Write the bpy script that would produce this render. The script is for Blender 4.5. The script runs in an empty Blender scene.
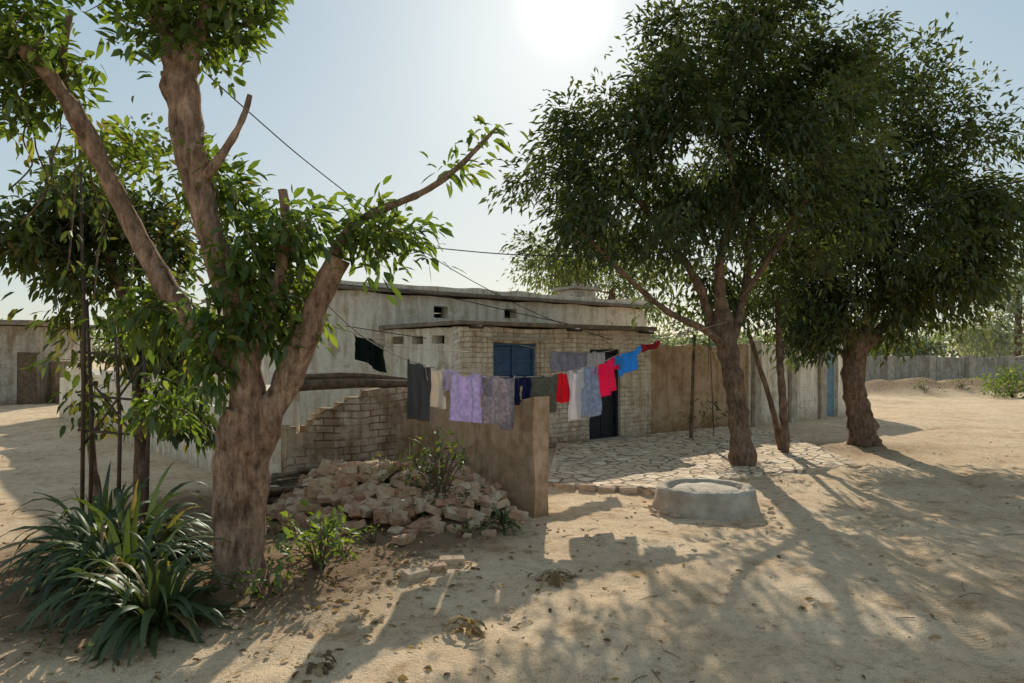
import bpy, math, random
import numpy as np
from mathutils import Vector, Matrix, noise as mn
random.seed(7); rng=np.random.default_rng(7)
sc=bpy.context.scene
EYE=1.6; F=745.0
# site survey: horizontal/vertical tangents from the viewpoint + depth in metres -> world metres
def S(a,b,d): return Vector(((a-512)/F*d, d, EYE+(357-b)/F*d))
def rnd(a,b): return random.uniform(a,b)

# ---------------------------------------------------------------- noise / ground height
def vn(x,y,s=0.0):
    xi=np.floor(x); yi=np.floor(y); fx=x-xi; fy=y-yi
    fx=fx*fx*(3-2*fx); fy=fy*fy*(3-2*fy)
    def h(a,b):
        v=np.sin(a*127.1+b*311.7+s*17.3)*43758.5453
        return v-np.floor(v)
    return (h(xi,yi)*(1-fx)+h(xi+1,yi)*fx)*(1-fy)+(h(xi,yi+1)*(1-fx)+h(xi+1,yi+1)*fx)*fy
def gz(x,y):
    x=np.asarray(x,float); y=np.asarray(y,float)
    r=np.sqrt(x*x+(y-6)**2)
    z=(vn(x*.5,y*.5,1)-.5)*.08+(vn(x*1.7,y*1.7,2)-.5)*.045+(vn(x*5,y*5,3)-.5)*.022+(vn(x*13,y*13,4)-.5)*.011
    z=z*np.where(r>40,.5,1)
    z=z+.14*np.exp(-((x+1.95)**2+(y-5.2)**2)/.7)+.06*np.exp(-((x+1.2)**2+(y-6.7)**2)/1.2)
    # wheel ruts crossing the yard on the right
    for off in (0,1.45):
        c=(x-1.9-off)-(y-3)*.42-np.sin(y*.5)*.25
        z=z-.026*np.exp(-(c/.12)**2)+.014*np.exp(-((np.abs(c)-.22)/.09)**2)
    # dirt bank before the far wall
    k=np.exp(-((y-32-(x-16)*.25)/2.2)**2)*np.clip((x-13)/3,0,1)*np.clip((60-x)/5,0,1)
    z=z+k*(.35+.4*vn(x*.9,y*.9,5))
    # left lane slightly sunken
    z=z-.05*np.exp(-((x+3.9+(y-6)*.72)/.9)**2)*np.clip((y-2)/3,0,1)
    return z
def g(x,y): return float(gz(np.array([x]),np.array([y]))[0])

# ---------------------------------------------------------------- helpers
def link(o,parent=None):
    sc.collection.objects.link(o)
    if parent is not None:
        o.parent=parent; o.matrix_parent_inverse=Matrix.Translation(-parent.location)
    return o
def empty(name,loc=(0,0,0)):
    e=bpy.data.objects.new(name,None); e.location=loc; e.empty_display_size=.3
    sc.collection.objects.link(e); return e
def mesh(name,v,f,mat,parent=None,smooth=False,uv=None,col=None):
    m=bpy.data.meshes.new(name)
    m.from_pydata([tuple(p) for p in v],[],[tuple(q) for q in f])
    if smooth: m.polygons.foreach_set('use_smooth',[True]*len(m.polygons))
    if uv is not None:
        l=m.uv_layers.new(name='UVMap')
        l.data.foreach_set('uv',np.array(uv,dtype=np.float32).ravel())
    if col is not None:
        a=m.color_attributes.new('var','FLOAT_COLOR','POINT')
        a.data.foreach_set('color',np.array(col,dtype=np.float32).ravel())
    m.materials.append(mat); m.update()
    return link(bpy.data.objects.new(name,m),parent)

def nm(name):
    m=bpy.data.materials.new(name); m.use_nodes=True
    n=m.node_tree.nodes; b=n['Principled BSDF']; return m,n,m.node_tree.links,b
def ramp(n,pts):
    r=n.new('ShaderNodeValToRGB'); e=r.color_ramp.elements
    while len(e)<len(pts): e.new(.5)
    for i,(p,c) in enumerate(pts):
        e[i].position=p; e[i].color=(c[0],c[1],c[2],1) if hasattr(c,'__len__') else (c,c,c,1)
    return r
def nz(n,l,vec,scale,det=4,rough=.6):
    t=n.new('ShaderNodeTexNoise'); t.inputs['Scale'].default_value=scale
    t.inputs['Detail'].default_value=det; t.inputs['Roughness'].default_value=rough
    l.new(vec,t.inputs['Vector']); return t.outputs['Fac']
def mixc(n,l,fac,a,b,mode='MIX'):
    m=n.new('ShaderNodeMix'); m.data_type='RGBA'; m.blend_type=mode
    def put(s,v):
        if hasattr(v,'is_linked'): l.new(v,s)
        elif hasattr(v,'__len__'): s.default_value=(v[0],v[1],v[2],1)
        else: s.default_value=v
    put(m.inputs[0],fac); put(m.inputs[6],a); put(m.inputs[7],b)
    return m.outputs[2]
def simple(name,c1,c2,scale=8,rough=.9,bump=.3,bscale=40,metal=0,dist=.01):
    m,n,l,b=nm(name); tc=n.new('ShaderNodeTexCoord').outputs['Object']
    f=nz(n,l,tc,scale,5); r=ramp(n,[(.3,c1),(.7,c2)]); l.new(f,r.inputs[0])
    l.new(r.outputs[0],b.inputs['Base Color']); b.inputs['Roughness'].default_value=rough
    b.inputs['Metallic'].default_value=metal; b.inputs['Specular IOR Level'].default_value=.2
    bp=n.new('ShaderNodeBump'); bp.inputs['Strength'].default_value=bump; bp.inputs['Distance'].default_value=dist
    l.new(nz(n,l,tc,bscale,3),bp.inputs['Height']); l.new(bp.outputs[0],b.inputs['Normal'])
    return m
def wallmat(name,c1,c2,mortar,plaster,pl_lo,pl_hi,bare=(.30,.16,.10),bare_amt=.35,streak=.7,depth=.014,grime=.72,gl=(.38,.52)):
    m,n,l,b=nm(name)
    uv=n.new('ShaderNodeUVMap').outputs[0]; tc=n.new('ShaderNodeTexCoord').outputs['Object']
    # slightly wavy courses
    w=n.new('ShaderNodeTexNoise'); w.inputs['Scale'].default_value=4; w.inputs['Detail'].default_value=2; l.new(tc,w.inputs['Vector'])
    vm=n.new('ShaderNodeVectorMath'); vm.operation='MULTIPLY_ADD'; vm.inputs[1].default_value=(.06,.05,0)
    l.new(w.outputs['Color'],vm.inputs[0]); l.new(uv,vm.inputs[2])
    br=n.new('ShaderNodeTexBrick'); br.inputs['Scale'].default_value=1
    br.inputs['Brick Width'].default_value=.235; br.inputs['Row Height'].default_value=.085
    br.inputs['Mortar Size'].default_value=.009; br.inputs['Mortar Smooth'].default_value=.3
    br.inputs['Color1'].default_value=(*c1,1); br.inputs['Color2'].default_value=(*c2,1); br.inputs['Mortar'].default_value=(*mortar,1)
    l.new(vm.outputs[0],br.inputs['Vector'])
    f1=nz(n,l,tc,7,6,.75); r1=ramp(n,[(.5,0.),(.62,1.)]); l.new(f1,r1.inputs[0])
    mm=n.new('ShaderNodeMath'); mm.operation='MULTIPLY'; mm.inputs[1].default_value=bare_amt; l.new(r1.outputs[0],mm.inputs[0])
    c=mixc(n,l,mm.outputs[0],br.outputs['Color'],bare)
    f2=nz(n,l,tc,1.3,6,.7); r2=ramp(n,[(pl_lo,0.),(pl_hi,1.)]); l.new(f2,r2.inputs[0])
    pf=nz(n,l,tc,9,5,.7); pr=ramp(n,[(.3,[x*.78 for x in plaster]),(.7,plaster)]); l.new(pf,pr.inputs[0])
    c=mixc(n,l,r2.outputs[0],c,pr.outputs[0])
    # blotchy grime
    gf=nz(n,l,tc,2.3,7,.75); gr=ramp(n,[(gl[0],(grime,grime*.92,grime*.80)),(gl[1],(1,1,1))]); l.new(gf,gr.inputs[0])
    c=mixc(n,l,1.0,c,gr.outputs[0],'MULTIPLY')
    # rain streaks + rising damp
    mp=n.new('ShaderNodeMapping'); mp.inputs['Scale'].default_value=(5,5,.7); l.new(tc,mp.inputs[0])
    sf=nz(n,l,mp.outputs[0],1.3,5,.7); sr=ramp(n,[(.38,(streak,streak*.94,streak*.84)),(.54,(1,1,1))]); l.new(sf,sr.inputs[0])
    c=mixc(n,l,1.0,c,sr.outputs[0],'MULTIPLY')
    sx=n.new('ShaderNodeSeparateXYZ'); l.new(tc,sx.inputs[0])
    dm=n.new('ShaderNodeMath'); dm.operation='ADD'; l.new(sx.outputs[2],dm.inputs[0])
    dn=n.new('ShaderNodeMath'); dn.operation='MULTIPLY'; dn.inputs[1].default_value=.8; l.new(pf,dn.inputs[0]); l.new(dn.outputs[0],dm.inputs[1])
    dr=ramp(n,[(.3,(.62,.54,.46)),(.85,(1,1,1))]); l.new(dm.outputs[0],dr.inputs[0])
    c=mixc(n,l,1.0,c,dr.outputs[0],'MULTIPLY')
    l.new(c,b.inputs['Base Color']); b.inputs['Roughness'].default_value=.95; b.inputs['Specular IOR Level'].default_value=.1
    # bump
    inv=n.new('ShaderNodeMath'); inv.operation='SUBTRACT'; inv.inputs[0].default_value=1; l.new(br.outputs['Fac'],inv.inputs[1])
    hm=mixc(n,l,r2.outputs[0],inv.outputs[0],(.85,.85,.85)); 
    ad=mixc(n,l,.45,hm,nz(n,l,tc,30,4,.7))
    bp=n.new('ShaderNodeBump'); bp.inputs['Strength'].default_value=.8; bp.inputs['Distance'].default_value=depth
    l.new(ad,bp.inputs['Height']); l.new(bp.outputs[0],b.inputs['Normal'])
    return m
def leafmat(name,stops,trans=.45,gloss=.08):
    m,n,l,b=nm(name); out=n['Material Output']; n.remove(b)
    at=n.new('ShaderNodeAttribute'); at.attribute_name='var'
    r=ramp(n,stops); l.new(at.outputs['Fac'],r.inputs[0])
    d=n.new('ShaderNodeBsdfDiffuse'); t=n.new('ShaderNodeBsdfTranslucent'); gl=n.new('ShaderNodeBsdfGlossy')
    gl.inputs['Roughness'].default_value=.45; gl.inputs['Color'].default_value=(.8,.85,.8,1)
    l.new(r.outputs[0],d.inputs['Color'])
    tcx=mixc(n,l,1.0,r.outputs[0],(1.9,1.8,.6),'MULTIPLY'); l.new(tcx,t.inputs['Color'])
    m1=n.new('ShaderNodeMixShader'); m1.inputs[0].default_value=trans; l.new(d.outputs[0],m1.inputs[1]); l.new(t.outputs[0],m1.inputs[2])
    m2=n.new('ShaderNodeMixShader'); m2.inputs[0].default_value=gloss; l.new(m1.outputs[0],m2.inputs[1]); l.new(gl.outputs[0],m2.inputs[2])
    l.new((m2 if gloss>0 else m1).outputs[0],out.inputs['Surface']); return m
def barkmat(name,c1,c2):
    m,n,l,b=nm(name); tc=n.new('ShaderNodeTexCoord').outputs['Object']
    mp=n.new('ShaderNodeMapping'); mp.inputs['Scale'].default_value=(1,1,.28); l.new(tc,mp.inputs[0])
    f=nz(n,l,mp.outputs[0],26,6,.75); r=ramp(n,[(.34,c1),(.62,c2)]); l.new(f,r.inputs[0])
    f2=nz(n,l,tc,5,5,.7); r2=ramp(n,[(.35,.5),(.65,1.15)]); l.new(f2,r2.inputs[0])
    l.new(mixc(n,l,1.0,r.outputs[0],r2.outputs[0],'MULTIPLY'),b.inputs['Base Color'])
    b.inputs['Roughness'].default_value=.95; b.inputs['Specular IOR Level'].default_value=.1
    bp=n.new('ShaderNodeBump'); bp.inputs['Strength'].default_value=1; bp.inputs['Distance'].default_value=.03
    l.new(mixc(n,l,.4,f,f2),bp.inputs['Height']); l.new(bp.outputs[0],b.inputs['Normal']); return m

M_white=wallmat('whitewashed_brick',(.87,.78,.64),(.72,.61,.48),(.48,.39,.30),(.84,.74,.60),.48,.58,grime=.72,gl=(.38,.48),streak=.76,bare_amt=.45)
M_white2=wallmat('whitewashed_plaster',(.88,.80,.67),(.78,.68,.55),(.54,.45,.35),(.92,.84,.70),.32,.42,bare_amt=.4,depth=.009,streak=.74,grime=.72,gl=(.36,.46))
M_tan=wallmat('mud_plaster',(.55,.38,.25),(.45,.29,.18),(.30,.20,.13),(.60,.43,.29),.28,.38,bare_amt=.3,streak=.82,grime=.72,gl=(.40,.52))
M_brickold=wallmat('old_brick',(.68,.56,.42),(.55,.40,.28),(.28,.20,.14),(.62,.47,.33),.46,.56,bare_amt=.6,streak=.75,depth=.02,grime=.60,gl=(.42,.54))
M_grey=wallmat('grey_blockwork',(.46,.42,.37),(.38,.34,.30),(.28,.25,.22),(.48,.44,.38),.36,.50,bare_amt=.1,streak=.7,grime=.7)
M_roof=simple('roof_slab',(.14,.115,.095),(.34,.27,.20),6,.95,.5,30)
M_blue=simple('blue_paint',(.045,.095,.19),(.075,.15,.27),9,.55,.2,60)
M_door=simple('dark_iron',(.015,.017,.025),(.03,.032,.045),9,.5,.2,60)
M_gate=simple('blue_gate_paint',(.12,.20,.27),(.18,.29,.36),9,.6,.2,60)
M_wood=simple('weathered_wood',(.07,.05,.035),(.20,.14,.09),14,.9,.6,40)
M_pole=simple('rusty_steel',(.06,.045,.035),(.13,.09,.06),14,.7,.3,60)
M_wire=simple('black_cable',(.03,.03,.03),(.045,.045,.045),9,.9,.1,60)
M_rope=simple('rope',(.25,.22,.18),(.35,.3,.25),9,.9,.1,60)
M_conc=simple('weathered_concrete',(.32,.265,.205),(.56,.49,.39),5,.95,.9,22,dist=.02)
M_bark=barkmat('bark_brown',(.13,.075,.05),(.50,.33,.225))
M_bark2=barkmat('bark_grey',(.09,.06,.042),(.30,.20,.135))

# ---------------------------------------------------------------- tubes
def tube_data(pts,rad,sides=10,wob=.0,seed=0):
    pts=[Vector(p) for p in pts]; v=[];f=[]
    up=Vector((.3,.9,.1)).normalized()
    for i,p in enumerate(pts):
        t=(pts[min(i+1,len(pts)-1)]-pts[max(i-1,0)])
        t=t.normalized() if t.length>1e-6 else Vector((0,0,1))
        a=t.cross(up)
        if a.length<.05: a=t.cross(Vector((1,0,0)))
        a.normalize(); b=t.cross(a)
        for k in range(sides):
            an=2*math.pi*k/sides; d=a*math.cos(an)+b*math.sin(an)
            r=rad[i]
            if wob: r*=1+wob*mn.noise((p+d*rad[i]*1.2)*(.35/max(.03,rad[i])) if rad[i]<.05 else (p+d*rad[i])*7+Vector((seed,0,0)))
            v.append(p+d*r)
    for i in range(len(pts)-1):
        for k in range(sides):
            k2=(k+1)%sides; f.append((i*sides+k,i*sides+k2,(i+1)*sides+k2,(i+1)*sides+k))
    n0=len(v); v.append(pts[0]); v.append(pts[-1])
    for k in range(sides):
        k2=(k+1)%sides; f.append((n0,k2,k)); f.append((n0+1,(len(pts)-1)*sides+k,(len(pts)-1)*sides+k2))
    return v,f
def smoothpath(pts,rad,sub=6):
    P=[Vector(p) for p in pts]; o=[];r=[]
    for i in range(len(P)-1):
        p0=P[max(i-1,0)];p1=P[i];p2=P[i+1];p3=P[min(i+2,len(P)-1)]
        for k in range(sub):
            t=k/sub
            o.append(.5*((2*p1)+(p2-p0)*t+(2*p0-5*p1+4*p2-p3)*t*t+(3*p1-p0-3*p2+p3)*t**3)); r.append(rad[i]*(1-t)+rad[i+1]*t)
    o.append(P[-1]); r.append(rad[-1]); return o,r
class MB:
    def __init__(s): s.v=[];s.f=[];s.c=[]
    def add(s,v,f,c=None):
        n=len(s.v); s.v+=list(v); s.f+=[tuple(i+n for i in q) for q in f]
        s.c+= [(c,c,c,1)]*len(v) if c is not None else [(.5,.5,.5,1)]*len(v)
    def box(s,M,sx,sy,sz,j=0,c=None):
        v=[]
        for x in(-.5,.5):
            for y in(-.5,.5):
                for z in(-.5,.5): v.append(M@Vector((x*sx+rnd(-j,j),y*sy+rnd(-j,j),z*sz+rnd(-j,j))))
        s.add(v,[(0,1,3,2),(4,6,7,5),(0,4,5,1),(2,3,7,6),(0,2,6,4),(1,5,7,3)],c)
    def obj(s,name,mat,parent=None,smooth=False,bevel=0):
        o=mesh(name,s.v,s.f,mat,parent,smooth,col=s.c)
        if bevel:
            b=o.modifiers.new('bev','BEVEL'); b.width=bevel; b.segments=2; b.limit_method='ANGLE'
        return o

# ---------------------------------------------------------------- leaves
def leaf_obj(name,pos,dr,size,wr,mat,parent=None,var=None,detail=False):
    N=len(pos); pos=np.asarray(pos,float); dr=np.asarray(dr,float); size=np.asarray(size,float)[:,None]
    dr/=np.linalg.norm(dr,axis=1)[:,None]+1e-9
    up=np.tile([0,0,1.],(N,1))+rng.normal(0,.45,(N,3))
    side=np.cross(dr,up); side/=np.linalg.norm(side,axis=1)[:,None]+1e-9
    nr=np.cross(side,dr)
    w=size*wr*rng.uniform(.75,1.2,(N,1)); droop=size*rng.uniform(.02,.35,(N,1)); fold=w*rng.uniform(.1,.8,(N,1))
    dz=np.zeros((N,3)); dz[:,2]=-1
    if not detail:
        V=np.stack([pos, pos+dr*size*.45+side*w*.5+nr*fold*.5, pos+dr*size+dz*droop, pos+dr*size*.45-side*w*.5+nr*fold*.5],1)
        k=4; F_=np.array([[0,1,2],[0,2,3]])
    else:
        m=pos+dr*size*.5+dz*droop*.15
        V=np.stack([pos, pos+dr*size*.25+side*w*.40+nr*fold*.4, pos+dr*size*.62+side*w*.46+nr*fold*.4+dz*droop*.3,
                    pos+dr*size+dz*droop, pos+dr*size*.62-side*w*.46+nr*fold*.4+dz*droop*.3, pos+dr*size*.25-side*w*.40+nr*fold*.4, m],1)
        k=7; F_=np.array([[0,1,6],[1,2,6],[2,3,6],[3,4,6],[4,5,6],[5,0,6]])
    V=V.reshape(-1,3); FF=(F_[None]+np.arange(N)[:,None,None]*k).reshape(-1,3)
    me=bpy.data.meshes.new(name); me.vertices.add(len(V)); me.vertices.foreach_set('co',V.astype(np.float32).ravel())
    me.loops.add(FF.size); me.loops.foreach_set('vertex_index',FF.astype(np.int32).ravel())
    me.polygons.add(len(FF)); me.polygons.foreach_set('loop_start',np.arange(0,FF.size,3,dtype=np.int32))
    me.update(calc_edges=True)
    if var is None: var=rng.uniform(0,1,N)
    c=np.repeat(np.asarray(var,float),k); C=np.stack([c,c,c,np.ones_like(c)],1)
    a=me.color_attributes.new('var','FLOAT_COLOR','POINT'); a.data.foreach_set('color',C.astype(np.float32).ravel())
    me.materials.append(mat); me.validate()
    return link(bpy.data.objects.new(name,me),parent)

def crown(blobs,ncl,thin=-.15,nscale=.9,shell=.35):
    """cluster centres through the crown's volume"""
    w=np.array([b[1][0]*b[1][1]*b[1][2] for b in blobs])**.75; w/=w.sum(); out=[]
    tries=0
    while len(out)<ncl and tries<ncl*12:
        tries+=1
        c,r=blobs[rng.choice(len(blobs),p=w)]
        d=Vector(rng.normal(0,1,3)).normalized()
        q=rng.uniform(shell,1)**.6*rng.uniform(.85,1.12)
        p=Vector(c)+Vector((d.x*r[0],d.y*r[1],d.z*r[2]))*q
        if mn.noise(p*nscale)<thin+rnd(-.06,.06) and tries<ncl*6: continue
        out.append(p)
    return out
def connect(mb,nodes,targets,root,rmax=.02,rmin=.005,sides=5):
    """grow twigs from the closest existing branch node to every cluster"""
    N=[Vector(n) for n in nodes]; arr=np.array([tuple(n) for n in N])
    R=[rmax]*len(N)
    targets=sorted(targets,key=lambda p:min((p-n).length for n in N))
    for t in targets:
        d=np.linalg.norm(arr-np.array(tuple(t)),axis=1)+ .25*np.linalg.norm(arr-np.array(tuple(root)),axis=1)
        i=int(d.argmin()); a=N[i]
        L=(t-a).length
        if L<.05: continue
        mid=a.lerp(t,.5)+Vector((rnd(-1,1),rnd(-1,1),rnd(-.2,1)))*L*.13
        r0=max(rmin,min(R[i],rmax*min(1,L/1.2+.2))*.8); 
        pts,rad=smoothpath([a,mid,t],[r0,r0*.75,r0*.5],3)
        v,f=tube_data(pts,rad,sides); mb.add(v,f)
        N+= [mid,t]; R+=[r0*.75,r0*.5]; arr=np.vstack([arr,tuple(mid),tuple(t)])
def leaf_clusters(cl,per,sig,size,out_bias=.5,center=None,droop=.3):
    P=[];D=[];Sz=[];V=[]
    for c in cl:
        n=max(3,int(rng.poisson(per)*rng.uniform(.5,1.4))); base=rng.uniform(0,1)*.6; sg=sig*rng.uniform(.7,1.25)
        ax=rng.normal(0,1,3); 
        if center is not None:
            o=np.array(tuple(c-center)); o/=np.linalg.norm(o)+1e-6; ax=ax*.6+o*out_bias*2
        ax/=np.linalg.norm(ax)+1e-6
        off=np.clip(rng.normal(0,1,(n,3)),-1.5,1.5)*sg*np.array([1,1,.75])
        # leaves strung along short twigs
        off+=np.outer(rng.uniform(-1,1.3,n),ax)*sg*1.1
        d=off/(np.linalg.norm(off,axis=1)[:,None]+1e-6)*.7+ax*.5+rng.normal(0,.45,(n,3)); d[:,2]-=droop
        P.append(np.array(tuple(c))+off); D.append(d); Sz.append(rng.uniform(.5,1.25,n)*size); V.append(np.clip(base+rng.uniform(0,.4,n),0,1))
    return np.vstack(P),np.vstack(D),np.concatenate(Sz),np.concatenate(V)

# ================================================================ GROUND
def build_ground():
    n=560; s=np.linspace(-1,1,n); b=6.2; x=400*np.sinh(b*s)/np.sinh(b); y=x+5.5
    X,Y=np.meshgrid(x+1.0,y,indexing='xy'); Z=gz(X,Y)
    V=np.stack([X.ravel(),Y.ravel(),Z.ravel()],1)
    i=np.arange(n-1); I,J=np.meshgrid(i,i); a=(J*n+I).ravel()
    FF=np.stack([a,a+1,a+n+1,a+n],1)
    me=bpy.data.meshes.new('ground'); me.vertices.add(len(V)); me.vertices.foreach_set('co',V.astype(np.float32).ravel())
    me.loops.add(FF.size); me.loops.foreach_set('vertex_index',FF.astype(np.int32).ravel())
    me.polygons.add(len(FF)); me.polygons.foreach_set('loop_start',np.arange(0,FF.size,4,dtype=np.int32)); me.update(calc_edges=True)
    me.polygons.foreach_set('use_smooth',[True]*len(FF))
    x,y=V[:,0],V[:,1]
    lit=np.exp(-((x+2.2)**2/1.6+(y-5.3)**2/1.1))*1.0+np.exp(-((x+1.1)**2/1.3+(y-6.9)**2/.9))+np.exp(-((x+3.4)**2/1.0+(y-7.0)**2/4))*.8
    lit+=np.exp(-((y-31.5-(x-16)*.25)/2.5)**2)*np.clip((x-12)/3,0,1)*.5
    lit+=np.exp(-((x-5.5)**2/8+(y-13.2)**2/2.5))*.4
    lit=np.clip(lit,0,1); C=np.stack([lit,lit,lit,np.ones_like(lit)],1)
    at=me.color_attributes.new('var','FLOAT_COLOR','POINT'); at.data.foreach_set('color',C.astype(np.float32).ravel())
    rut=np.zeros_like(x)
    for off in (0,1.45):
        c=(x-1.9-off)-(y-3)*.42-np.sin(y*.5)*.25; rut+=np.exp(-(c/.13)**4)
    for off in (0,1.4):
        c=(x-3.6-off)-(y-3)*.16+np.cos(y*.4)*.3; rut+=.7*np.exp(-(c/.10)**4)
    rut=np.clip(rut,0,1)*np.clip((16-y)/4,0,1)*(.35+.65*vn(x*1.3,y*1.3,9)); C=np.stack([rut,rut,rut,np.ones_like(rut)],1)
    at=me.color_attributes.new('rut','FLOAT_COLOR','POINT'); at.data.foreach_set('color',C.astype(np.float32).ravel())
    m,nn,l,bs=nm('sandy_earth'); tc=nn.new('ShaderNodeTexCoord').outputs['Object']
    f=nz(nn,l,tc,.7,6,.7); r=ramp(nn,[(.32,(.66,.475,.295)),(.5,(.80,.595,.385)),(.68,(.87,.69,.475))]); l.new(f,r.inputs[0])
    f2=nz(nn,l,tc,9,6,.8); r2=ramp(nn,[(.3,.66),(.5,1.),(.7,1.1)]); l.new(f2,r2.inputs[0])
    c=mixc(nn,l,1.0,r.outputs[0],r2.outputs[0],'MULTIPLY')
    f4=nz(nn,l,tc,80,2,.6); r4=ramp(nn,[(.32,.5),(.42,1.)]); l.new(f4,r4.inputs[0])
    c=mixc(nn,l,.8,c,r4.outputs[0],'MULTIPLY')
    f5=nz(nn,l,tc,2.6,6,.75); r5=ramp(nn,[(.54,(1,1,1)),(.66,(.68,.60,.52))]); l.new(f5,r5.inputs[0])
    c=mixc(nn,l,1.0,c,r5.outputs[0],'MULTIPLY')
    # tyre tread pressed into the ruts
    a3=nn.new('ShaderNodeAttribute'); a3.attribute_name='rut'
    wv=nn.new('ShaderNodeTexWave'); wv.bands_direction='Y'; wv.inputs['Scale'].default_value=7; wv.inputs['Distortion'].default_value=4; wv.inputs['Detail'].default_value=3; l.new(tc,wv.inputs['Vector'])
    tr=ramp(nn,[(.3,(.82,.79,.76)),(.7,(.98,.97,.96))]); l.new(wv.outputs['Fac'],tr.inputs[0])
    c=mixc(nn,l,a3.outputs['Fac'],c,mixc(nn,l,1.0,c,tr.outputs[0],'MULTIPLY'))
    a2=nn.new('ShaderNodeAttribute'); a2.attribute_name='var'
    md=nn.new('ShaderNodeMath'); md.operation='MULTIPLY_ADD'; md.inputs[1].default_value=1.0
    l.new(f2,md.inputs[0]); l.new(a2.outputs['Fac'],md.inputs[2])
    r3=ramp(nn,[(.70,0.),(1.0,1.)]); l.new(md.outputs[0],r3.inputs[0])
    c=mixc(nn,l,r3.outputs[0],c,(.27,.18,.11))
    l.new(c,bs.inputs['Base Color']); bs.inputs['Roughness'].default_value=1; bs.inputs['Specular IOR Level'].default_value=.05
    mx=mixc(nn,l,.5,f2,nz(nn,l,tc,60,3,.8))
    mr=nn.new('ShaderNodeMath'); mr.operation='MULTIPLY'; mr.inputs[1].default_value=.22; l.new(a3.outputs['Fac'],mr.inputs[0])
    mx=mixc(nn,l,mr.outputs[0],mx,wv.outputs['Fac'])
    bp=nn.new('ShaderNodeBump'); bp.inputs['Strength'].default_value=1; bp.inputs['Distance'].default_value=.045
    l.new(mx,bp.inputs['Height']); l.new(bp.outputs[0],bs.inputs['Normal'])
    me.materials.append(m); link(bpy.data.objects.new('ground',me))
build_ground()

# ================================================================ WALLS
def wall(name,p0,p1,z0,z1,th,mat,parent=None,openings=(),jit=.008,topj=.02,ragged=0,step=.22,seed=0,slope=0,gaps=()):
    p0=Vector(p0[:2]);p1=Vector(p1[:2]); L=(p1-p0).length; d=(p1-p0)/L; nrm=Vector((-d.y,d.x))
    xs=set(np.round(np.linspace(0,L,max(2,int(L/step)+1)),3)); zs=set(np.round(np.linspace(z0,z1,max(2,int((z1-z0)/step)+1)),3))
    for o in openings:
        xs={x for x in xs if min(abs(x-o[0]),abs(x-o[1]))>.05 or x in(0,round(L,3))}; zs={z for z in zs if min(abs(z-o[2]),abs(z-o[3]))>.05 or z in (round(z0,3),round(z1,3))}
    for o in openings: xs|={round(o[0],3),round(o[1],3)}; zs|={round(o[2],3),round(o[3],3)}
    xs=sorted(xs); zs=sorted(zs); nx,nzz=len(xs)-1,len(zs)-1
    def solid(i,j):
        if i<0 or j<0 or i>=nx or j>=nzz: return False
        cx=(xs[i]+xs[i+1])/2; cz=(zs[j]+zs[j+1])/2
        for o in openings:
            if o[0]<cx<o[1] and o[2]<cz<o[3]: return False
        if ragged:
            h=z1-ragged*max(0,mn.noise(Vector((cx*1.1+seed*7.7,seed*3.1,0)))*2.2)-ragged*.35*max(0,mn.noise(Vector((cx*5,seed*2.1,0)))*2)
            for (gc,gw,gd) in gaps: h-=gd*max(0,1-((cx-gc)/gw)**2)
            if cz>h: return False
        return True
    v=[];idx={};f=[];uv=[]
    def V(i,j,s):
        k=(i,j,s)
        if k in idx: return idx[k]
        a,z=xs[i],zs[j]
        n1=mn.noise(Vector((a*1.9+seed*5,z*1.9,s*9)))*jit*2
        zz=z+(topj*mn.noise(Vector((a*1.3+seed*9,3.3,0)))*2*((z-z0)/(z1-z0))**2)+slope*a*((z-z0)/(z1-z0))
        q=p0+d*(a+(mn.noise(Vector((z*3,seed,5)))*jit if i in(0,nx) else 0))+nrm*(s*th+n1)
        v.append((q.x,q.y,zz)); idx[k]=len(v)-1; return idx[k]
    def q(a):
        f.append([V(*k) for k in a])
        for (i,j,s) in a: uv.append((xs[i]+s*th*.97+seed*.37,zs[j]+ (s*th*.3)))
    for i in range(nx):
        for j in range(nzz):
            if not solid(i,j): continue
            q([(i,j,0),(i+1,j,0),(i+1,j+1,0),(i,j+1,0)]); q([(i+1,j,1),(i,j,1),(i,j+1,1),(i+1,j+1,1)])
            if not solid(i-1,j): q([(i,j,1),(i,j,0),(i,j+1,0),(i,j+1,1)])
            if not solid(i+1,j): q([(i+1,j,0),(i+1,j,1),(i+1,j+1,1),(i+1,j+1,0)])
            if not solid(i,j+1): q([(i,j+1,0),(i+1,j+1,0),(i+1,j+1,1),(i,j+1,1)])
            if not solid(i,j-1): q([(i,j,1),(i+1,j,1),(i+1,j,0),(i,j,0)])
    return mesh(name,v,f,mat,parent,uv=uv)

U=Vector((.771,.637)).normalized(); W=Vector((-U.y,U.x))
def B(t,s): p=Vector((1.47,14.0))+U*t+W*s; return (p.x,p.y)
def BM(t,s,z): p=B(t,s); return Matrix(((U.x,W.x,0,p[0]),(U.y,W.y,0,p[1]),(0,0,1,z),(0,0,0,1)))
def bbox(name,t0,t1,s0,s1,z0,z1,mat,parent,j=0,bev=0):
    mb=MB(); mb.box(BM((t0+t1)/2,(s0+s1)/2,(z0+z1)/2),t1-t0,s1-s0,z1-z0,j); return mb.obj(name,mat,parent,bevel=bev)

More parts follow.
